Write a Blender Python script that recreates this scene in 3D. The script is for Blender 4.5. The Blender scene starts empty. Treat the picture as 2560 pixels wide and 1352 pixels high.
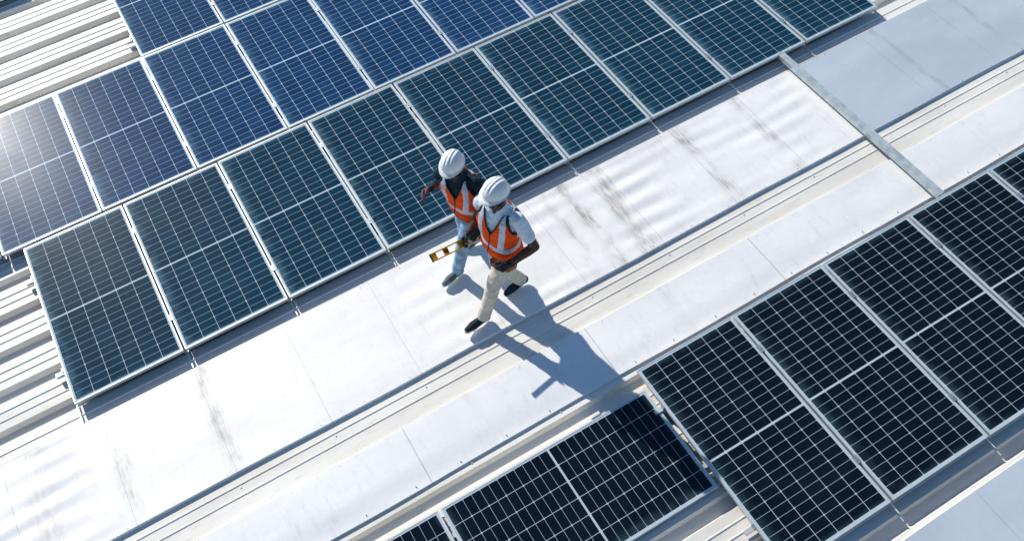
import bpy, bmesh, math, random
import numpy as np
from mathutils import Matrix, Vector, Quaternion, noise
random.seed(7)
S=bpy.context.scene
COL=S.collection
def link(o,parent=None):
    COL.objects.link(o)
    if parent is not None: o.parent=parent
    return o
def empty(name,parent=None):
    return link(bpy.data.objects.new(name,None),parent)
# ------------------------------------------------------------ node helpers
class NT:
    def __init__(s,name):
        s.m=bpy.data.materials.new(name); s.m.use_nodes=True
        s.t=s.m.node_tree; s.b=s.t.nodes['Principled BSDF']
    def n(s,t,**k):
        x=s.t.nodes.new(t)
        for a,b in k.items(): setattr(x,a,b)
        return x
    def put(s,sock,v):
        if isinstance(v,bpy.types.NodeSocket): s.t.links.new(v,sock)
        else: sock.default_value=v
    def ma(s,op,a,b=0.0,c=0.0,clamp=False):
        x=s.n('ShaderNodeMath',operation=op); x.use_clamp=clamp
        for i,v in enumerate((a,b,c)): s.put(x.inputs[i],v)
        return x.outputs[0]
    def mix(s,f,a,b,bt='MIX'):
        x=s.n('ShaderNodeMix',data_type='RGBA',blend_type=bt)
        s.put(x.inputs[0],f)
        for i,v in ((6,a),(7,b)):
            s.put(x.inputs[i], v if isinstance(v,bpy.types.NodeSocket) else (*v,1))
        return x.outputs[2]
    def obj(s):
        c=s.n('ShaderNodeTexCoord').outputs['Object']; return c
    def mapping(s,v,sc=(1,1,1),loc=(0,0,0)):
        x=s.n('ShaderNodeMapping'); s.put(x.inputs[0],v); x.inputs['Scale'].default_value=sc; x.inputs['Location'].default_value=loc
        return x.outputs[0]
    def noise(s,v,scale,detail=3,rough=.55):
        x=s.n('ShaderNodeTexNoise'); s.put(x.inputs['Vector'],v)
        x.inputs['Scale'].default_value=scale; x.inputs['Detail'].default_value=detail; x.inputs['Roughness'].default_value=rough
        return x.outputs[0]
    def ss(s,v,a,b,lo=0.,hi=1.):
        x=s.n('ShaderNodeMapRange',interpolation_type='SMOOTHSTEP')
        for i,q in enumerate((v,a,b,lo,hi)): s.put(x.inputs[i],q)
        return x.outputs[0]
    def bump(s,h,st=.3,d=.01):
        x=s.n('ShaderNodeBump'); x.inputs['Strength'].default_value=st; x.inputs['Distance'].default_value=d
        s.put(x.inputs['Height'],h); s.t.links.new(x.outputs[0],s.b.inputs['Normal'])
    def set(s,**k):
        mp={'col':'Base Color','rough':'Roughness','metal':'Metallic','spec':'Specular IOR Level','coat':'Coat Weight','crough':'Coat Roughness'}
        for a,v in k.items():
            if a=='col' and not isinstance(v,bpy.types.NodeSocket): v=(*v,1)
            s.put(s.b.inputs[mp[a]],v)
def simple(name,col,rough=.6,metal=0.,var=.15,vs=12,bs=60,bst=.2,bd=.003,spec=.5):
    m=NT(name); o=m.obj(); n=m.noise(o,vs,4)
    dark=tuple(c*(1-var*2) for c in col); lite=tuple(min(1,c*(1+var)) for c in col)
    m.set(col=m.mix(m.ss(n,.3,.7),dark,lite),rough=rough,metal=metal,spec=spec)
    if bst>0: m.bump(m.noise(o,bs,3),bst,bd)
    return m.m
# ------------------------------------------------------------ materials
def cell_material(name,ca,cb,dust_haze_k=1.,busk=.3,spec=.02,gridc=(.46,.54,.57)):
    m=NT(name); o=m.obj()
    sp=m.n('ShaderNodeSeparateXYZ'); m.put(sp.inputs[0],o); x,y=sp.outputs[0],sp.outputs[1]
    W,L=1.04,2.05; mx=.026; cw=(W-2*mx)/6; my=.030; g=.016; ch=(L-2*my-g)/24
    def line(c,cell,hw,soft=.0008):
        fr=m.ma('FRACT',m.ma('DIVIDE',c,cell))
        d=m.ma('MULTIPLY',m.ma('MINIMUM',fr,m.ma('SUBTRACT',1,fr)),cell)
        return m.ss(d,hw+soft,hw-soft),d
    xl,dx=line(m.ma('SUBTRACT',x,mx),cw,.0022)
    half=m.ma('GREATER_THAN',y,L/2)
    yy=m.ma('SUBTRACT',m.ma('SUBTRACT',y,my),m.ma('MULTIPLY',half,g))
    yl,dy=line(yy,ch,.0013)
    yl2,dy2=line(yy,ch*2,.002)
    dia=m.ma('LESS_THAN',m.ma('ADD',dx,dy2),.0105)
    def out(c,a,b): return m.ma('MAXIMUM',m.ma('LESS_THAN',c,a),m.ma('GREATER_THAN',c,b))
    bd=m.ma('MAXIMUM',out(x,mx,W-mx),out(y,my,L-my))
    cg=m.ma('LESS_THAN',m.ma('ABSOLUTE',m.ma('SUBTRACT',y,L/2)),g/2)
    mask=m.ma('MAXIMUM',m.ma('MAXIMUM',xl,yl),m.ma('MAXIMUM',m.ma('MAXIMUM',dia,bd),cg))
    bus,_=line(m.ma('SUBTRACT',x,mx),cw/9,.0009)
    info=m.n('ShaderNodeObjectInfo').outputs['Random']
    cx=m.ma('FLOOR',m.ma('DIVIDE',m.ma('SUBTRACT',x,mx),cw)); cy=m.ma('FLOOR',m.ma('DIVIDE',yy,ch))
    cv=m.n('ShaderNodeCombineXYZ'); m.put(cv.inputs[0],cx); m.put(cv.inputs[1],cy); m.put(cv.inputs[2],m.ma('MULTIPLY',info,57))
    wn=m.n('ShaderNodeTexWhiteNoise'); m.put(wn.inputs['Vector'],cv.outputs[0])
    c=m.mix(wn.outputs[0],ca,cb)
    c=m.mix(m.ma('MULTIPLY',info,.25),c,tuple(q*.7 for q in ca))
    c=m.mix(m.ma('MULTIPLY',bus,busk),c,(.05,.14,.22))
    c=m.mix(mask,c,gridc)
    info3=m.n('ShaderNodeCombineXYZ'); m.put(info3.inputs[0],m.ma('MULTIPLY',info,31)); m.put(info3.inputs[1],m.ma('MULTIPLY',info,17))
    va=m.n('ShaderNodeVectorMath',operation='ADD'); m.put(va.inputs[0],o); m.put(va.inputs[1],info3.outputs[0]); ov=va.outputs[0]
    n1=m.noise(ov,2.2,5,.6)
    ex=m.ss(x,.13,.0); ey=m.ss(y,.08,.0); ey2=m.ss(y,L-.10,L)
    edge=m.ma('MAXIMUM',ex,m.ma('MAXIMUM',ey,ey2))
    dust=m.ma('ADD',m.ma('MULTIPLY',m.ss(n1,.45,.85),.02),m.ma('MULTIPLY',m.ma('MULTIPLY',edge,m.ss(m.noise(ov,7,4),.3,.65)),.24),clamp=True)
    vo=m.n('ShaderNodeTexVoronoi'); m.put(vo.inputs['Vector'],ov); vo.inputs['Scale'].default_value=9
    wn2=m.n('ShaderNodeTexWhiteNoise'); m.put(wn2.inputs['Vector'],vo.outputs['Color'])
    spk=m.ma('MULTIPLY',m.ma('LESS_THAN',vo.outputs['Distance'],m.ma('MULTIPLY',wn2.outputs[0],.045)),.3)
    dust=m.ma('MULTIPLY',m.ma('MAXIMUM',m.ma('ADD',dust,.002),spk),dust_haze_k)
    c=m.mix(dust,c,(.28,.50,.60))  # edge dust and specks; the blue tint paints in haze over the glass
    m.set(col=c,rough=m.ma('ADD',.20,m.ma('MULTIPLY',n1,.10)),spec=spec,coat=.45,crough=.02)
    return m.m
def roof_material():
    m=NT('weathered_roof_paint'); o=m.obj()
    a=m.noise(m.mapping(o,(.35,2.2,1)),1.6,6,.6); b=m.noise(m.mapping(o,(1,6,1)),6,5,.65); c3=m.noise(o,45,4,.7)
    c=m.mix(m.ss(a,.3,.7),(.68,.64,.57),(.84,.80,.72))
    c=m.mix(m.ma('MULTIPLY',m.ss(b,.54,.78),.5),c,(.40,.36,.31))
    c=m.mix(m.ma('MULTIPLY',m.ss(c3,.63,.74),.45),c,(.28,.24,.20))
    m.set(col=c,rough=.5,metal=.0,spec=.5); m.bump(c3,.2,.002)
    return m.m
def sheet_material(name,hi,lo,metal,rough,streaks=(),seam0=.15,seam=.9,dirtamt=1.):
    m=NT(name); o=m.obj(); sp=m.n('ShaderNodeSeparateXYZ'); m.put(sp.inputs[0],o); x,y=sp.outputs[0],sp.outputs[1]
    a=m.noise(m.mapping(o,(.6,1.2,1)),1.3,6,.62); f=m.noise(o,26,5,.7); ff=m.noise(m.mapping(o,(3,.7,1)),5,5,.7)
    c=m.mix(m.ss(a,.3,.72),lo,hi)
    c=m.mix(m.ma('MULTIPLY',m.ss(f,.50,.85),.25*dirtamt),c,(.42,.39,.36))
    c=m.mix(m.ma('MULTIPLY',m.ss(ff,.50,.80),.32*dirtamt),c,(.48,.44,.39))
    wob=m.ma('MULTIPLY',m.ma('SUBTRACT',m.noise(m.mapping(o,(.1,1,1)),5,3),.5),.16)
    xw=m.ma('ADD',x,wob)
    tot=None
    for xs,w,st in streaks:
        d=m.ss(m.ma('ABSOLUTE',m.ma('SUBTRACT',xw,xs)),w,0.)
        nz=m.ma('MULTIPLY',m.ss(m.noise(m.mapping(o,(6,.9,1),(xs,0,0)),4,6,.75),.30,.75),m.ss(m.noise(m.mapping(o,(1,1.,1),(0,xs*3,0)),2.2,3,.6),.3,.65))
        q=m.ma('MULTIPLY',m.ma('MULTIPLY',d,nz),st*1.6)
        tot=q if tot is None else m.ma('MAXIMUM',tot,q)
    if tot is not None: c=m.mix(tot,c,(.27,.225,.185))
    fr=m.ma('FRACT',m.ma('DIVIDE',m.ma('SUBTRACT',x,seam0),seam))
    sl=m.ma('LESS_THAN',fr,.006)
    c=m.mix(m.ma('MULTIPLY',sl,.45),c,(.25,.25,.26))
    m.set(col=c,rough=m.ma('ADD',rough,m.ma('MULTIPLY',f,.10)),metal=metal,spec=.5)
    m.bump(m.ma('ADD',m.noise(m.mapping(o,(1,1.6,1)),3.5,3),m.ma('MULTIPLY',fr,-.25)),.20,.012)
    return m.m
M_cell=cell_material('photovoltaic_cells_teal',(.002,.025,.050),(.004,.035,.066))
M_cellC=cell_material('photovoltaic_cells_sky_tinted',(.003,.028,.085),(.006,.042,.122),1.,.5,.02,(.46,.58,.70))  # bluer copy of the cells: low-sky reflection put into the base colour
M_cellA=cell_material('photovoltaic_cells_sky_dark',(.0015,.0045,.009),(.0025,.007,.013),.45,.10,.02,(.44,.51,.54))  # near-black cells, darker overhead-sky reflection painted into their colour
M_frame=simple('anodised_aluminium',(.66,.69,.69),.40,.4,.06,6,90,.1)
M_clamp=simple('clamp_steel',(.45,.46,.47),.4,.7,.1)
M_back=simple('panel_backsheet',(.5,.5,.5),.6)
M_roof=roof_material()
M_sheet1=sheet_material('painted_cover_sheet',(.90,.875,.83),(.80,.775,.74),.04,.35,
   [(.2,.12,.6),(1.07,.12,.65),(5.07,.12,.75),(5.42,.16,.8),(6.5,.13,.75),(7.3,.10,.45),(4.85,.07,.45),(-.5,.2,.4)])
M_sheet2=sheet_material('painted_flashing',(.88,.86,.825),(.78,.77,.75),.05,.35,[(5.2,.1,.35),(3.1,.08,.3)],.55,1.9)
M_grey=sheet_material('sky_grey_sheet',(.60,.655,.69),(.50,.56,.60),.22,.42,[(9.3,.06,.4),(10.4,.08,.4)],.37,.97,.6)  # blue-grey of the reflected sky is put into this sheet's base colour
M_galv=simple('galvanised_steel',(.58,.64,.63),.42,.4,.12,9,70,.2)
M_wall=simple('wall_cladding',(.55,.56,.56),.6)
M_ground=simple('yard_asphalt',(.07,.07,.07),.9,0,.2,.4,3,.3,.02)
# ------------------------------------------------------------ generic mesh helpers
def mesh_obj(name,verts,faces,mats,fm=None,parent=None,smooth=False):
    me=bpy.data.meshes.new(name); me.from_pydata([tuple(v) for v in verts],[],faces)
    for q in mats: me.materials.append(q)
    if fm is not None: me.polygons.foreach_set('material_index',fm)
    if smooth: me.polygons.foreach_set('use_smooth',[True]*len(me.polygons))
    me.update()
    return link(bpy.data.objects.new(name,me),parent)
class Boxes:
    def __init__(s): s.v=[];s.f=[];s.m=[]
    def add(s,x0,x1,y0,y1,z0,z1,mi=0):
        b=len(s.v)
        s.v+=[(x0,y0,z0),(x1,y0,z0),(x1,y1,z0),(x0,y1,z0),(x0,y0,z1),(x1,y0,z1),(x1,y1,z1),(x0,y1,z1)]
        for q in ((3,2,1,0),(4,5,6,7),(0,1,5,4),(1,2,6,5),(2,3,7,6),(3,0,4,7)): s.f.append(tuple(b+i for i in q)); s.m.append(mi)
    def obj(s,name,mats,parent=None,bevel=0):
        o=mesh_obj(name,s.v,s.f,mats,s.m,parent)
        if bevel:
            md=o.modifiers.new('bevel','BEVEL'); md.width=bevel; md.segments=2
        return o
# ------------------------------------------------------------ solar panels
W,L,T=1.04,2.05,.036; PITCH=1.06
lip=.011
def panel_mesh(cellmat):
    B=Boxes()
    B.add(0,W,0,lip,-T,0,0); B.add(0,W,L-lip,L,-T,0,0)
    B.add(0,lip,lip,L-lip,-T,0,0); B.add(W-lip,W,lip,L-lip,-T,0,0)
    B.add(lip,W-lip,lip,L-lip,-.010,-.0025,1)
    B.add(W*.42,W*.58,L/2-.05,L/2+.05,-.028,-.0105,2)
    pm=B.obj('solar_panel',[M_frame,cellmat,M_back])
    q=pm.data; bpy.data.objects.remove(pm); return q
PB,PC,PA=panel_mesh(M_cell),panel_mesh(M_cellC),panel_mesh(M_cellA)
def panel(me,x,y,z=0,rot=0):
    o=bpy.data.objects.new('solar_panel',me); link(o)
    o.location=(x+random.uniform(-.002,.002),y+random.uniform(-.003,.003),z+random.uniform(-.002,.002)); o.rotation_euler=(random.uniform(-.0015,.0015),random.uniform(-.0015,.0015),rot)
GP=PITCH-W
YC=L+.04; YD=2*L+.08
rowB=[i*PITCH+GP/2 for i in range(9)]
rowC=[.852+i*PITCH+GP/2 for i in range(-4,11)]
rowD=[.852+i*PITCH+GP/2 for i in range(1,11)]
rowA=[4.477+i*PITCH+GP/2 for i in range(0,8)]
YA=-2.4206-L
for x in rowB: panel(PB,x,0)
for x in rowC: panel(PC,x,YC)
for x in rowD: panel(PC,x,YD)
for x in [1.02-PITCH*k for k in range(1,5)]: panel(PC,x-.02,3*L+.14)
for x in [1.95+PITCH*k for k in range(0,10)]: panel(PC,x,3*L+.14)
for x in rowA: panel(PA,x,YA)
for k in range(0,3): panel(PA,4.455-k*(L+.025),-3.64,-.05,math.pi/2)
# mounting rails, clamps
R=Boxes()
def rows(xs,y0,land=False):
    for f in (.20,.80):
        R.add(xs[0]-.09,xs[-1]+W+.05,y0+L*f-.02,y0+L*f+.02,-.078,-.0375,0)
    for i,x in enumerate(xs):
        for f in (.20,.80):
            yc=y0+L*f
            if i>0: R.add(x-GP+.001,x-.001,yc-.035,yc+.035,-.036,.001,1); R.add(x-GP-.012,x+.012,yc-.035,yc+.035,.0012,.0045,1); R.add(x-GP/2-.006,x-GP/2+.006,yc-.006,yc+.006,.0046,.010,1)
    for x in (xs[0],xs[-1]+W+GP):
        for f in (.2,.8):
            yc=y0+L*f; R.add(x-GP+.002,x-.003,yc-.02,yc+.02,-.036,.003,1)
rows(rowB,0); rows(rowC,YC); rows(rowD,YD); rows(rowA,YA)
for xs,y0 in ((rowB,0),(rowC,YC),(rowD,YD),(rowA,YA)):
    for x in xs[1:]: R.add(x-GP-.01,x+.01,y0+.01,y0+L-.01,-.0790,-.0785,0)
for x in rowB+[rowB[-1]+PITCH]:
    R.add(x-GP/2-.006,x-GP/2+.006,-.17,.3,-.095,-.085,0)
for x in rowA[1:]:
    R.add(x-GP/2-.006,x-GP/2+.006,YA-.16,YA+.3,-.095,-.085,0)
R.add(-1.7,4.60,-3.45,-3.41,-.125,-.0875,0); R.add(-1.7,4.60,-2.86,-2.82,-.125,-.0875,0)
R.obj('mounting_rails',[M_frame,M_clamp])
# ------------------------------------------------------------ roof profile (runs along x)
bld=empty('warehouse_building')
ZC,ZV=-.12,-.185
P_=.43; VW=.13
def prof():
    pts=[]; y=-12.
    ks=range(-26,40)
    for k in ks:
        v1=.17+k*P_; v0=v1-VW
        flat=(-1.80<v0<-1.40)
        if not flat: pts+=[(v0-.012,ZC),(v0+.012,ZV),(v1-.016,ZV),(v1+.002,ZC)]
        c0=v1+.002; c1=v0+P_-.012
        if flat: c0=v0
        n=2 if not flat else 3
        for j in range(n):
            yc=c0+(c1-c0)*(j+1)/(n+1)
            pts+=[(yc-.010,ZC),(yc-.004,ZC+.007),(yc+.004,ZC+.007),(yc+.010,ZC)]
    return pts
pr=prof(); xs=[-12,24]
v=[(x,y,z) for x in xs for y,z in pr]; n=len(pr)
f=[(i,n+i,n+i+1,i+1) for i in range(n-1)]
mesh_obj('roof',v,f,[M_roof],None,bld)
y0,y1=pr[0][0],pr[-1][0]
wb=Boxes()
wb.add(-11.9,23.9,y0+.1,y0+.3,-7,-.25); wb.add(-11.9,23.9,y1-.3,y1-.1,-7,-.25)
wb.add(-11.9,-11.7,y0+.3,y1-.3,-7,-.25); wb.add(23.7,23.9,y0+.3,y1-.3,-7,-.25)
wb.obj('walls',[M_wall],bld)
mesh_obj('ground',[(-400,-400,-7),(400,-400,-7),(400,400,-7),(-400,400,-7)],[(0,1,2,3)],[M_ground])
sc=Boxes()
for k in range(-12,18):
    yc=.17+k*P_+.05
    for j in range(-3,16):
        x=j*.9+.12+random.uniform(-.01,.01)
        sc.add(x-.006,x+.006,yc-.006,yc+.006,ZC-.001,ZC+.007)
for j in range(-8,45):
    x=j*.45+.05
    for yy_ in (-1.345,-.21,-1.795,-2.30,-4.77):
        xx=x+random.uniform(-.02,.02); sc.add(xx-.004,xx+.004,yy_-.004,yy_+.004,-.11,-.084)
sc.obj('roof_screws',[M_frame])
# ------------------------------------------------------------ cover sheets
def sheet(name,x0,x1,ys,ztop,mat,dispf,resx=.05,resy=.03,edge=.05):
    nx=int((x1-x0)/resx)+1; yb,yt=ys; ny=int((yt-yb)/resy)+1
    V=[];F=[]
    cols=[(yb-.004,-edge)]+[(yb+(yt-yb)*j/(ny-1),0) for j in range(ny)]+[(yt+.004,-edge)]
    m_=len(cols)
    for i in range(nx):
        x=x0+(x1-x0)*i/(nx-1)
        for (y,dz) in cols:
            wy=.005*math.sin(x*2.1)+.006*noise.noise((x*1.3,y,7)) if (y<yb+.001 or y>yt-.001) else 0
            V.append((x,y+wy,ztop+dz+(dispf(x,y) if dz==0 else 0)))
    for i in range(nx-1):
        for j in range(m_-1):
            F.append((i*m_+j,(i+1)*m_+j,(i+1)*m_+j+1,i*m_+j+1))
    o=mesh_obj(name,V,F,[mat],None,None,True)
    md=o.modifiers.new('s','SOLIDIFY'); md.thickness=.003; md.offset=-1
    md=o.modifiers.new('e','EDGE_SPLIT'); md.split_angle=math.radians(35)
    return o
def sm(a,b,x): t=max(0,min(1,(x-a)/(b-a))); return t*t*(3-2*t)
def d1(x,y):
    e=sm(-1.37,-1.28,y)*(1-sm(-.30,-.2,y))
    mk=sm(2.9,3.5,x)*(1-sm(7.9,8.1,x))+ .9*(1-sm(-.3,.1,x))
    nn=noise.noise((x*.9,y*2.2,3.1)); n2=noise.noise((x*3.1,y*4,1.))
    a=.0075*math.sin(2*math.pi*(y+.035*nn)/.215)*max(0,.15+1.2*noise.noise((x*1.5,y*1.6,9))+.15)
    cross=.002*math.cos(2*math.pi*(x-.15)/.9)
    return e*(mk*(a+.004*n2)+.003*nn+cross*mk*.6+.0006*n2)
ZS=-.088
sheet('roof_cover_sheet',-4,8.17,(-1.37,-.185),ZS,M_sheet1,d1,.04,.022)
sheet('roof_cover_sheet',8.20,20,(-1.37,-.185),ZS-.004,M_grey,lambda x,y:.0035*noise.noise((x*1.5,y*2,5)),.08,.05)
def d2(x,y):
    return .0025*noise.noise((x*1.2,y*2,15))-.012*(1-sm(-2.33,-2.1,y))
sheet('roof_flashing',-4,20,(-2.34,-1.765),ZS+.002,M_sheet2,d2,.06,.03)
sheet('roof_cover_sheet',-4,20,(-5.95,-4.74),ZS,M_grey,lambda x,y:.005*noise.noise((x*1.5,y*2,25)),.08,.05)
# ------------------------------------------------------------ steel channel
CB=Boxes()
CB.add(8.085,8.165,-2.405,-.004,-.006,-.002); CB.add(8.085,8.089,-2.405,-.004,-.055,-.0065); CB.add(8.161,8.165,-2.405,-.004,-.055,-.0065)
CB.add(8.10,8.15,.0,.03,-.03,-.002,0)
CB.obj('steel_channel',[M_galv])
# ============================================================ PEOPLE
def sphere(bm,c,r,sc=(1,1,1),rot=None,seg=16):
    m=Matrix.Translation(c)@(rot.to_4x4() if rot else Matrix())@Matrix.Diagonal((r*sc[0],r*sc[1],r*sc[2],1))
    bmesh.ops.create_uvsphere(bm,u_segments=seg,v_segments=seg//2+2,radius=1,matrix=m)
def rcone(bm,a,ra,b,rb,seg=16):
    a=Vector(a);b=Vector(b); d=b-a
    sphere(bm,a,ra,seg=seg); sphere(bm,b,rb,seg=seg)
    if d.length>1e-5:
        q=d.to_track_quat('Z','Y').to_matrix().to_4x4()
        bmesh.ops.create_cone(bm,cap_ends=True,segments=seg,radius1=ra*.999,radius2=rb*.999,depth=d.length,matrix=Matrix.Translation((a+b)/2)@q)
def remesh(bm,voxel,smooth=4):
    me=bpy.data.meshes.new('tmp'); bm.to_mesh(me); bm.free()
    o=bpy.data.objects.new('tmp',me); COL.objects.link(o)
    r=o.modifiers.new('r','REMESH'); r.mode='VOXEL'; r.voxel_size=voxel; r.use_smooth_shade=True
    if smooth:
        s=o.modifiers.new('s','SMOOTH'); s.factor=.5; s.iterations=smooth
    dg=bpy.context.evaluated_depsgraph_get(); dg.update()
    ev=o.evaluated_get(dg); nm=bpy.data.meshes.new_from_object(ev)
    bpy.data.objects.remove(o); bpy.data.meshes.remove(me)
    return nm
def loft(secs,seg=32,p=2.3):
    V=[];F=[]
    for c,u,w in secs:
        for k in range(seg):
            t=2*math.pi*k/seg; ct,st=math.cos(t),math.sin(t)
            V.append(c+u*(abs(ct)**(2/p)*(1 if ct>=0 else -1))+w*(abs(st)**(2/p)*(1 if st>=0 else -1)))
    n=len(secs)
    for i in range(n-1):
        for k in range(seg):
            F.append((i*seg+k,i*seg+(k+1)%seg,(i+1)*seg+(k+1)%seg,(i+1)*seg+k))
    return V,F
TOR=[(.84,0,.135,.10),(.90,-.01,.165,.118),(.97,-.008,.165,.118),(1.05,0,.152,.108),(1.14,.004,.148,.106),(1.24,.006,.160,.115),(1.34,.004,.176,.118),(1.41,-.002,.178,.106),(1.46,-.01,.150,.088),(1.50,-.012,.095,.070),(1.54,-.006,.058,.056)]
def interp(z):
    for a,b in zip(TOR,TOR[1:]):
        if a[0]<=z<=b[0]:
            t=(z-a[0])/(b[0]-a[0]); return [a[i]+(b[i]-a[i])*t for i in range(1,4)]
    return list(TOR[-1][1:] if z>TOR[-1][0] else TOR[0][1:])
def Euler3(r):
    p,y,ro=r
    return Matrix.Rotation(y,4,'Z')@Matrix.Rotation(p,4,'Y')@Matrix.Rotation(ro,4,'X')
def person(name,loc,fwd,up,scale,lean,twist,pose,cm,hd):
    root=empty(name)
    up=Vector(up).normalized(); fw=Vector(fwd); fw=(fw-up*fw.dot(up)).normalized(); lf=up.cross(fw)
    mt=Matrix((fw,lf,up)).transposed().to_4x4(); mt.translation=Vector(loc)
    root.matrix_world=mt@Matrix.Diagonal((scale,scale,scale,1))
    def TT(p):
        p=Vector(p); z=p.z
        a=twist*max(0,min(1,(z-.95)/.35)); x,y=p.x,p.y
        X=x*math.cos(a)-y*math.sin(a); Y=x*math.sin(a)+y*math.cos(a)
        return Vector((X+lean*max(0,z-.93),Y,z))
    bm=bmesh.new()
    prims=[]
    def RC(a,ra,b,rb,lab,flip=None):
        rcone(bm,a,ra,b,rb); prims.append((Vector(a),ra,Vector(b),rb,lab))
    secs=[]
    zz=[.84+i*.0175 for i in range(41)]
    for z in zz:
        cx,wy,dx=interp(z)
        c=TT((cx,0,z)); secs.append((c,TT((cx+dx,0,z))-c,TT((cx,wy,z))-c))
    V,F=loft(secs)
    bv=[bm.verts.new(v) for v in V]
    for q in F: bm.faces.new([bv[i] for i in q])
    bm.faces.new([bv[i] for i in range(31,-1,-1)]); bm.faces.new([bv[len(bv)-32+i] for i in range(32)])
    for z in (.88,.94,1.0,1.06,1.12,1.18,1.24,1.3,1.36,1.42,1.45):
        cx,wy,dx=interp(z); h=max(.01,wy-dx)
        prims.append((TT((cx,h,z)),dx,TT((cx,-h,z)),dx,'pants' if z<.97 else 'shirt'))
    for sd in ('L','R'):
        s=1 if sd=='L' else -1
        hip=Vector((0,s*.088,.90)); kn=Vector(pose['knee'+sd]); an=Vector(pose['ankle'+sd])
        RC(hip,.096,hip.lerp(kn,.45),.084,'pants'); RC(hip.lerp(kn,.45),.084,kn,.064,'pants')
        calf=kn.lerp(an,.35)+Vector((-.010,0,0)); RC(kn,.064,calf,.063,'pants'); RC(calf,.063,kn.lerp(an,.99),.058,'pants')
        RC(hip+Vector((-.035,0,.0)),.098,hip+Vector((-.03,0,-.02)),.095,'pants')
    for sd in ('L','R'):
        s=1 if sd=='L' else -1
        sh=TT((-.005,s*.180,1.425)); el=Vector(pose['elbow'+sd]); wr=Vector(pose['wrist'+sd])
        RC(TT((0,s*.11,1.43)),.068,sh,.064,'shirt')
        mid=sh.lerp(el,.5)
        if cm['short']:
            RC(sh,.064,mid,.060,'shirt'); sl=sh.lerp(el,.62); RC(mid,.060,sl,.058,'shirt'); RC(sl,.045,el,.042,'skin'); 
        else:
            RC(sh,.062,mid,.054,'shirt'); RC(mid,.054,el,.048,'shirt')
        fl='skin' if cm['short'] else 'shirt'
        f1=el.lerp(wr,.3); RC(el,.042 if cm['short'] else .047,f1,.044 if cm['short'] else .045,fl); RC(f1,.044 if cm['short'] else .045,wr,.028 if cm['short'] else .034,fl)
    nb=TT((-.01,0,1.49)); H=nb+Vector(pose['head'])
    hm=Matrix.Translation(H)@Euler3(pose['hrot'])
    hr=hm.to_3x3()
    RC(nb,.064,hm@Vector((-.025,0,-.07)),.056,'skin')
    prims.append((nb,.078,nb+Vector((.01,0,.03)),.07,'skin'))
    prims.append((TT((.055,0,1.45)),.030,TT((.04,0,1.50)),.035,'skin'))
    def HS(c,r,sc,lab):
        sphere(bm,hm@Vector(c),r,sc,hr); prims.append((hm@Vector(c),r*min(sc),hm@Vector(c),r*min(sc),lab))
    HS((-.008,0,.035),.1,(.98,.78,.92),'skin')
    HS((.022,0,-.035),.07,(.95,.82,1.05),'skin')
    HS((.062,0,-.078),.028,(1,1.1,.8),'skin')
    HS((.093,0,-.008),.014,(1,.8,1.7),'skin'); HS((.102,0,-.022),.0155,(1,1.15,.8),'skin')
    HS((.078,0,.026),.03,(.8,1.9,.5),'skin')
    HS((.083,0,-.050),.014,(.9,1.7,.7),'skin')
    for s in (1,-1): HS((-.006,s*.079,-.005),.03,(.62,.28,1.),'skin')
    nm=remesh(bm,.0065,5)
    nv=len(nm.vertices); co=np.empty(nv*3); nm.vertices.foreach_get('co',co); co=co.reshape(-1,3)
    no=np.empty(nv*3); nm.vertices.foreach_get('normal',no); no=no.reshape(-1,3)
    def classify(Pt):
        best=np.full(len(Pt),1e9); lab=np.zeros(len(Pt),int); names=['skin','shirt','pants','hair']
        for a,ra,b,rb,l in prims:
            a=np.array(a);b=np.array(b);d=b-a;dd=d@d
            t=np.clip(((Pt-a)@d)/dd,0,1) if dd>1e-9 else np.zeros(len(Pt))
            ds=np.linalg.norm(Pt-(a+t[:,None]*d),axis=1)-(ra+(rb-ra)*t)
            m_=ds<best; best[m_]=ds[m_]; lab[m_]=names.index(l)
        return lab
    vl=classify(co)
    for i in range(nv):
        if vl[i] in (1,2):
            p=co[i]; a=.0055 if vl[i]==2 else .0045
            q=.6*noise.noise((p[0]*9,p[1]*9,p[2]*17))+.6*noise.noise((p[0]*20,p[1]*20,p[2]*40+5))
            r1=1-abs(noise.noise((p[0]*7+3,p[1]*7,p[2]*13)))*2.2
            r2=1-abs(noise.noise((p[0]*6-8,p[1]*6,p[2]*22+p[0]*12)))*2.6
            co[i]=p+no[i]*a*(q+.6*max(0,r1)**3+.9*max(0,r2)**3)
    nm.vertices.foreach_set('co',co.ravel())
    npoly=len(nm.polygons); pc=np.empty(npoly*3); nm.polygons.foreach_get('center',pc); pc=pc.reshape(-1,3)
    fl=classify(pc)
    hi=np.array(hm.inverted()); hl=pc@hi[:3,:3].T+hi[:3,3]
    hair=(fl==0)&(np.linalg.norm(hl,axis=1)<.16)&(((hl[:,0]<-.02)&(hl[:,2]>-.055))|((hl[:,2]>.05)))
    beard=(fl==0)&(np.linalg.norm(hl,axis=1)<.16)&(hl[:,2]<-.055)&(hl[:,0]>.005)&(hl[:,2]>-.11)
    fl[hair]=3
    if cm.get('beard'): fl[beard]=3
    for k in ('skin','shirt','pants','hair'): nm.materials.append(cm[k])
    nm.polygons.foreach_set('material_index',fl.astype(int)); nm.polygons.foreach_set('use_smooth',[True]*npoly)
    nm.update()
    link(bpy.data.objects.new('body',nm),root)
    def part(nm_,b,mat):
        me=bpy.data.meshes.new(nm_); b.to_mesh(me); b.free(); me.materials.append(mat)
        me.polygons.foreach_set('use_smooth',[True]*len(me.polygons)); return link(bpy.data.objects.new(nm_,me),root)
    e=bmesh.new()
    for s in (1,-1): sphere(e,hm@Vector((.080,s*.031,.008)),.0125,(1,1,.8),hr,12)
    part('eyes',e,cm['eye'])
    e=bmesh.new()
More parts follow.
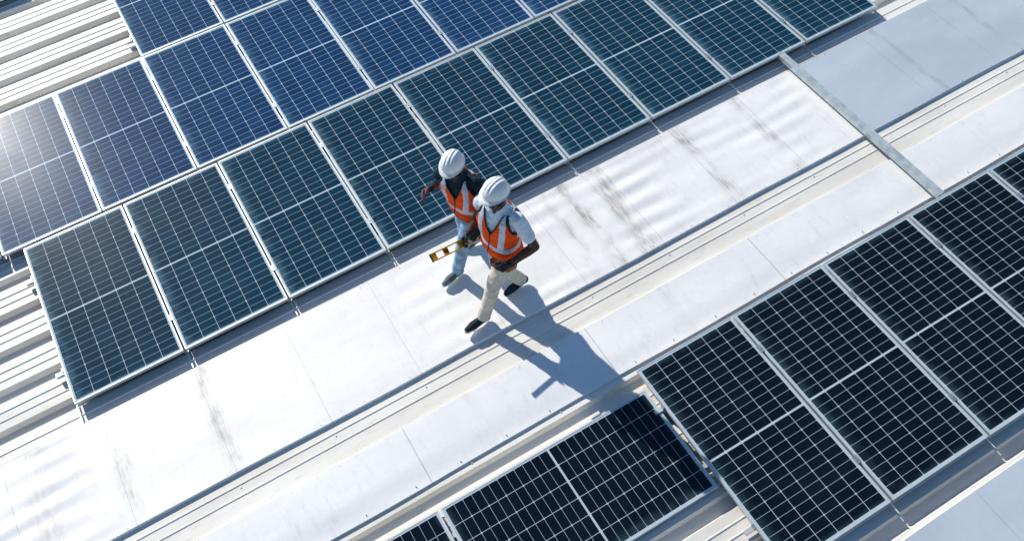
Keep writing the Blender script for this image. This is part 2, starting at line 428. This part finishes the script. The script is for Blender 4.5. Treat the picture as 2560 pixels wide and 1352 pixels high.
    for s in (1,-1): sphere(e,hm@Vector((.0905,s*.031,.007)),.006,(.5,1,1),hr,10)
    part('pupils',e,cm['dark'])
    if cm.get('glasses'):
        e=bmesh.new()
        for s in (1,-1):
            sphere(e,hm@Vector((.098,s*.034,.008)),.027,(.28,1.1,.75),hr,14)
            rcone(e,hm@Vector((.092,s*.062,.013)),.004,hm@Vector((-.0,s*.083,.013)),.004,8)
        rcone(e,hm@Vector((.102,-.012,.012)),.004,hm@Vector((.102,.012,.012)),.004,8)
        part('sunglasses',e,cm['dark'])
    # vest ------------------------------------------------
    NA,NZ=260,140; VV=[];VF=[];FM=[]; z0,z1=.965,1.505
    for j in range(NZ+1):
        z=z0+(z1-z0)*j/NZ; cx,wy,dx=interp(z)
        off=.020+.012*max(0,(1.2-z)/.2)
        if z>1.43: off=.016
        for k in range(NA):
            t=2*math.pi*k/NA; ct,st=math.cos(t),math.sin(t); p=2.4
            x=cx+(dx+off)*(abs(ct)**(2/p)*(1 if ct>=0 else -1)); y=(wy+off)*(abs(st)**(2/p)*(1 if st>=0 else -1))
            fo=.008*noise.noise((x*8,y*8,z*7+hd))+.007*noise.noise((x*20,y*20,z*14))+.004*noise.noise((x*15,y*15,z*45+hd))
            r=Vector((x-cx,y,0)).normalized(); VV.append(TT((x+r.x*fo,y+r.y*fo,z)))
    def raw(k,j):
        z=z0+(z1-z0)*(j+.5)/NZ; cx,wy,dx=interp(z); t=2*math.pi*(k+.5)/NA; ct,st=math.cos(t),math.sin(t); p=2.4
        return cx+(dx+.02)*(abs(ct)**(2/p)*(1 if ct>=0 else -1)),(wy+.02)*(abs(st)**(2/p)*(1 if st>=0 else -1)),z
    for j in range(NZ):
        for k in range(NA):
            x,y,z=raw(k,j)
            ah=math.sqrt((x/.085)**2+((z-1.385)/.105)**2) if abs(y)>.115 else 9
            if ah<1: continue
            vn=(z-1.27)*.40
            if x>0 and abs(y)<vn: continue
            if z>1.485 : continue
            mi=0
            if 1.055<z<1.10: mi=1
            if abs(abs(y)-.105)<.024 and z>1.10: mi=1
            if 1.20<z<1.245 and x<0: mi=1
            if abs(y)>.115 and ah<1.15: mi=2
            if x>0 and abs(y)<vn+.012 and z>1.265: mi=2
            if x>0 and abs(y)<.005: mi=2
            if z<.973: mi=2
            VF.append((j*NA+k,j*NA+(k+1)%NA,(j+1)*NA+(k+1)%NA,(j+1)*NA+k)); FM.append(mi)
    o=mesh_obj('safety_vest',VV,VF,[cm['vest'],cm['tape'],cm['trim']],FM,root,True)
    md=o.modifiers.new('s','SOLIDIFY'); md.thickness=.006; md.offset=1
    secs=[]
    for z in (.905,.91,.965,.97):
        cx,wy,dx=interp(z); e_=.018 if z in(.905,.97) else .024
        c=TT((cx,0,z)); secs.append((c,TT((cx+dx+e_,0,z))-c,TT((cx,wy+e_,z))-c))
    V,F=loft(secs,48,2.4)
    o=mesh_obj('tool_belt',V,F,[cm['leather']],None,root,True); md=o.modifiers.new('s','SOLIDIFY'); md.thickness=.006
    pb=bmesh.new()
    for (px,py,pz,a,h) in cm['pouches']:
        m_=Matrix.Translation((px,py,pz))@Matrix.Rotation(a,4,'Z')@Matrix.Diagonal((.045,.12,h,1))
        bmesh.ops.create_cube(pb,size=1,matrix=m_)
    bmesh.ops.bevel(pb,geom=pb.edges[:]+pb.verts[:],offset=.014,segments=3,affect='EDGES')
    part('tool_pouch',pb,cm['leather'])
    # helmet ---------------------------------------------
    NA,NR=72,26; HV=[];HF=[]; hk=.92
    for j in range(NR+1):
        for k in range(NA):
            t=2*math.pi*k/NA; ct,st=math.cos(t),math.sin(t)
            if j<=20:
                ph=math.pi/2*j/20; r=math.sin(ph)**.92; z=math.cos(ph)
                x=.132*r*ct; y=.112*r*st; zz_=.122*z
                rg=0
                for yc in (0,.034,-.034):
                    rg=max(rg,max(0,1-((y-yc)/.010)**2))
                rg*=(1-sm(.62,.9,abs(x)/.135))*(.007)
                n_=Vector((x/.135**2,y/.112**2,zz_/.128**2)).normalized(); q=Vector((x,y,zz_))+n_*rg
            else:
                u=(j-20)/(NR-20); ext=.010+.036*max(0,ct)**1.6
                x=(.132+ext*u)*ct; y=(.112+(.010+.010*max(0,ct))*u)*st; q=Vector((x,y,-.006*u-.014*u*u*max(0,ct)**2-.004))
            HV.append(q*hk)
    for j in range(NR):
        for k in range(NA): HF.append((j*NA+k,(j+1)*NA+k,(j+1)*NA+(k+1)%NA,j*NA+(k+1)%NA))
    hh=hm@Matrix.Translation((-.014,0,.050))@Matrix.Rotation(math.radians(-8),4,'Y')
    HV=[hh@q for q in HV]
    o=mesh_obj('hard_hat',HV,HF,[cm['helmet']],None,root,True); md=o.modifiers.new('s','SOLIDIFY'); md.thickness=.004; md.offset=-1
    for sd in ('L','R'):
        an=Vector(pose['ankle'+sd]); pit,yaw=pose['foot'+sd]
        b=bmesh.new(); rcone(b,(-.035,0,.048),.040,(.045,0,.050),.040); rcone(b,(.045,0,.048),.040,(.125,0,.034),.043); rcone(b,(.125,0,.032),.043,(.185,.004,.026),.030)
        rcone(b,(-.02,0,.05),.040,(-.012,0,.085),.040)
        me=remesh(b,.006,3)
        for v_ in me.vertices:
            if v_.co.z<.012: v_.co.z=0
        for v_ in me.vertices:
            if v_.co.z<.026:
                v_.co.x=v_.co.x*1.04; v_.co.y*=1.12
        me.materials.append(cm['shoe']); me.materials.append(cm['sole'])
        for p_ in me.polygons: p_.material_index=1 if p_.center.z<.026 else 0; p_.use_smooth=True
        o=link(bpy.data.objects.new('shoe_'+('left' if sd=='L' else 'right'),me),root)
        o.matrix_local=Matrix.Translation(an)@Matrix.Rotation(yaw,4,'Z')@Matrix.Rotation(pit,4,'Y')@Matrix.Translation((0,0,-.09))
    for sd in ('L','R'):
        wr=Vector(pose['wrist'+sd]); d,nrm=pose['hand'+sd]; d=Vector(d).normalized(); nrm=Vector(nrm); nrm=(nrm-d*nrm.dot(d)).normalized(); side=d.cross(nrm)
        if pose.get('thumb'+sd,1)<0: side=-side
        curl=pose.get('curl'+sd,.7); b=bmesh.new(); w0=wr
        rcone(b,w0-d*.05,.037,w0,.033)
        for i,(off,ln) in enumerate(((.030,.92),(.010,1.),(-.011,.95),(-.031,.78))):
            k=w0+d*(.088 if i!=3 else .080)+side*off
            rcone(b,w0+d*.012+side*off*.6,.018,k,.0135,12)
            p=k; a=0; dirv=d.copy(); rr=.0108
            for sl in (.043,.028,.022):
                a+=curl*(1.0 if sl==.043 else .85)
                dirv=d*math.cos(a)+nrm*math.sin(a); q=p+dirv*sl*ln
                rcone(b,p,rr,q,rr*.9,10); p=q; rr*=.92
        rcone(b,w0+d*.02+side*.012,.019,w0+d*.05+side*.034+nrm*.008,.014,12)
        p=w0+d*.05+side*.034+nrm*.008; q=p+(d*.6+side*.45+nrm*.6*curl).normalized()*.034; rcone(b,p,.0135,q,.0115,12)
        q2=q+(d*.6-side*.15+nrm*.9*curl).normalized()*.028; rcone(b,q,.0115,q2,.0095,12)
        me=remesh(b,.004,2); me.materials.append(cm['glove'+sd]); 
        for p_ in me.polygons: p_.use_smooth=True
        link(bpy.data.objects.new('glove_'+('left' if sd=='L' else 'right'),me),root)
    return root
common=dict(
 helmet=simple('helmet_plastic',(.82,.82,.79),.32,0,.03,8,40,0,spec=.4),
 vest=simple('vest_orange_fabric',(.95,.085,.010),.8,0,.06,14,160,.3,.002,spec=.08),
 tape=simple('reflective_tape',(.55,.62,.70),.45,.1,.08,20,200,.2,.001),
 trim=simple('black_trim',(.015,.018,.022),.7,spec=.2),
 leather=simple('leather_brown',(.30,.085,.03),.6,0,.2,20,80,.3,spec=.2),
 eye=simple('eye_white',(.7,.68,.65),.3,0,0), dark=simple('dark_lens',(.01,.01,.012),.15,0,0,bst=0),
 hair=simple('hair_black',(.012,.010,.009),.8,0,.2,60,200,.6,spec=.2))
skinA=simple('skin_brown',(.075,.030,.017),.45,0,.12,25,120,.15,.001,spec=.35)
skinB=simple('skin_dark',(.055,.022,.013),.45,0,.12,25,120,.15,.001,spec=.35)
cmA=dict(common,skin=skinA,shirt=simple('white_cotton',(.74,.78,.82),.85,0,.05,10,220,.3,.002,spec=.1),pants=simple('beige_cotton',(.68,.60,.48),.85,0,.10,9,220,.3,.002,spec=.1),
 short=True,shoe=simple('black_canvas',(.016,.024,.030),.7,spec=.2),sole=simple('white_rubber',(.7,.7,.68),.6),gloveL=simple('glove_black',(.014,.018,.022),.65,spec=.2),glasses=True,beard=True,
 pouches=[(.03,.185,.88,math.pi/2,.13),(.115,.09,.86,.5,.10),(-.1,.13,.88,2.3,.12)])
cmA['gloveR']=cmA['gloveL']
cmB=dict(common,skin=skinB,shirt=simple('charcoal_knit',(.016,.040,.052),.85,0,.15,10,220,.3,.002,spec=.1),pants=simple('blue_denim',(.30,.44,.61),.85,0,.20,9,240,.4,.002,spec=.1),
 short=False,shoe=simple('grey_leather',(.11,.15,.16),.6,spec=.3),sole=cmA['sole'],gloveL=cmA['gloveL'],gloveR=simple('glove_dark_red',(.16,.05,.055),.7),beard=True,
 pouches=[(.04,.18,.88,math.pi/2,.11)])
UP=(.08,-.02,1)
poseA=dict(kneeL=(.16,.085,.50),ankleL=(.24,.06,.095),footL=(-.05,.05),
           kneeR=(-.03,-.09,.50),ankleR=(-.27,-.07,.125),footR=(.32,-.05),
           elbowL=(-.12,.31,1.17),wristL=(.10,.26,1.04),handL=((.9,-.1,-.25),(0,-1,-.3)),curlL=.95,thumbL=-1,
           elbowR=(.0,-.29,1.17),wristR=(.2,-.2,1.05),handR=((.9,.2,-.2),(0,1,-.3)),curlR=.8,thumbR=1,
           head=(.045,.012,.175),hrot=(math.radians(12),math.radians(12),0))
poseB=dict(kneeL=(.14,.08,.50),ankleL=(.17,.03,.095),footL=(-.03,.12),
           kneeR=(-.02,-.10,.49),ankleR=(-.20,-.18,.125),footR=(.3,-.1),
           elbowL=(-.06,.29,1.15),wristL=(.11,.315,.965),handL=((.75,.05,-.6),(0,-1,-.15)),curlL=1.15,thumbL=-1,
           elbowR=(.04,-.29,1.17),wristR=(.27,-.22,1.20),handR=((1,.1,.1),(0,1,-.2)),curlR=.7,thumbR=1,
           head=(.055,.018,.155),hrot=(math.radians(20),math.radians(28),math.radians(0)))
person('construction_worker',(3.83,-1.13,ZS+.004),(-1,-.08,0),UP,1.00,.07,math.radians(24),poseA,cmA,3.)
rb=person('construction_worker',(3.80,-.565,ZS+.004),(-1,-.12,0),UP,.94,.19,math.radians(34),poseB,cmB,11.)
LB=Boxes()
def lv(x0,x1,z0,z1,h,mi): LB.add(x0,x1,-h,h,z0,z1,mi)
lv(-.32,.32,.028,.038,.014,0); lv(-.32,.32,-.038,-.028,.014,0)
lv(-.32,-.27,-.0275,.0275,.011,0); lv(.27,.32,-.0275,.0275,.011,0); lv(-.05,.05,-.0275,.0275,.010,0); lv(-.20,-.15,-.0275,.0275,.010,0); lv(.15,.19,-.0275,.0275,.010,0)
lv(-.03,.03,-.008,.010,.0135,1); lv(-.19,-.16,-.014,.014,.0135,1); lv(-.326,-.3205,-.039,.039,.0155,2); lv(.3205,.326,-.039,.039,.0155,2)
M_yel=simple('yellow_enamel',(.90,.40,.02),.45,.0,.05,spec=.2); M_vial=simple('vial_dark',(.03,.05,.03),.2)
lo=LB.obj('spirit_level',[M_yel,M_vial,common['trim']],None,.002)
bpy.context.view_layer.update()
hp=rb.matrix_world@Vector((.11+.055,.315-.02,.965-.065))
lo.location=hp+Vector((-.09,0,-.01)); lo.rotation_euler=(math.radians(-62),math.radians(6),math.radians(3))
# ------------------------------------------------------------ light
az=Vector((.56,-2.56,0)).normalized(); el=math.radians(35)
sd=Vector((az.x*math.cos(el),az.y*math.cos(el),-math.sin(el)))
sl=bpy.data.lights.new('sun','SUN'); sl.energy=5.0; sl.angle=math.radians(.5); sl.color=(1,.96,.88)
so=link(bpy.data.objects.new('sun',sl)); so.rotation_euler=sd.to_track_quat('-Z','Y').to_euler(); so.location=(-5,20,15)
w=bpy.data.worlds.new('World'); S.world=w; w.use_nodes=True
sk=w.node_tree.nodes.new('ShaderNodeTexSky'); sk.sky_type='NISHITA'; sk.sun_disc=False; sk.sun_elevation=el; sk.sun_rotation=math.atan2(-az.x,-az.y); sk.air_density=1.; sk.dust_density=.3; sk.ozone_density=2.
mx=w.node_tree.nodes.new('ShaderNodeMix'); mx.data_type='RGBA'; mx.blend_type='MULTIPLY'; mx.inputs[0].default_value=1; mx.inputs[7].default_value=(.76,1.,1.18,1)
bg=w.node_tree.nodes['Background']; bg.inputs[1].default_value=.10; w.node_tree.links.new(sk.outputs[0],mx.inputs[6]); w.node_tree.links.new(mx.outputs[2],bg.inputs[0])
# ------------------------------------------------------------ camera
cd=bpy.data.cameras.new('camera'); cd.sensor_width=36; cd.lens=36*2264.2/2560; cd.clip_end=2000; cd.clip_start=.1
co=link(bpy.data.objects.new('camera',cd)); rv=Vector((.6,-.098,-.5319))
co.matrix_world=Matrix.Translation((2.008,-5.3695,7.2056))@Quaternion(rv.normalized(),rv.length).to_matrix().to_4x4()
S.camera=co
S.view_settings.view_transform='Standard'; S.view_settings.look='None'; S.view_settings.exposure=0
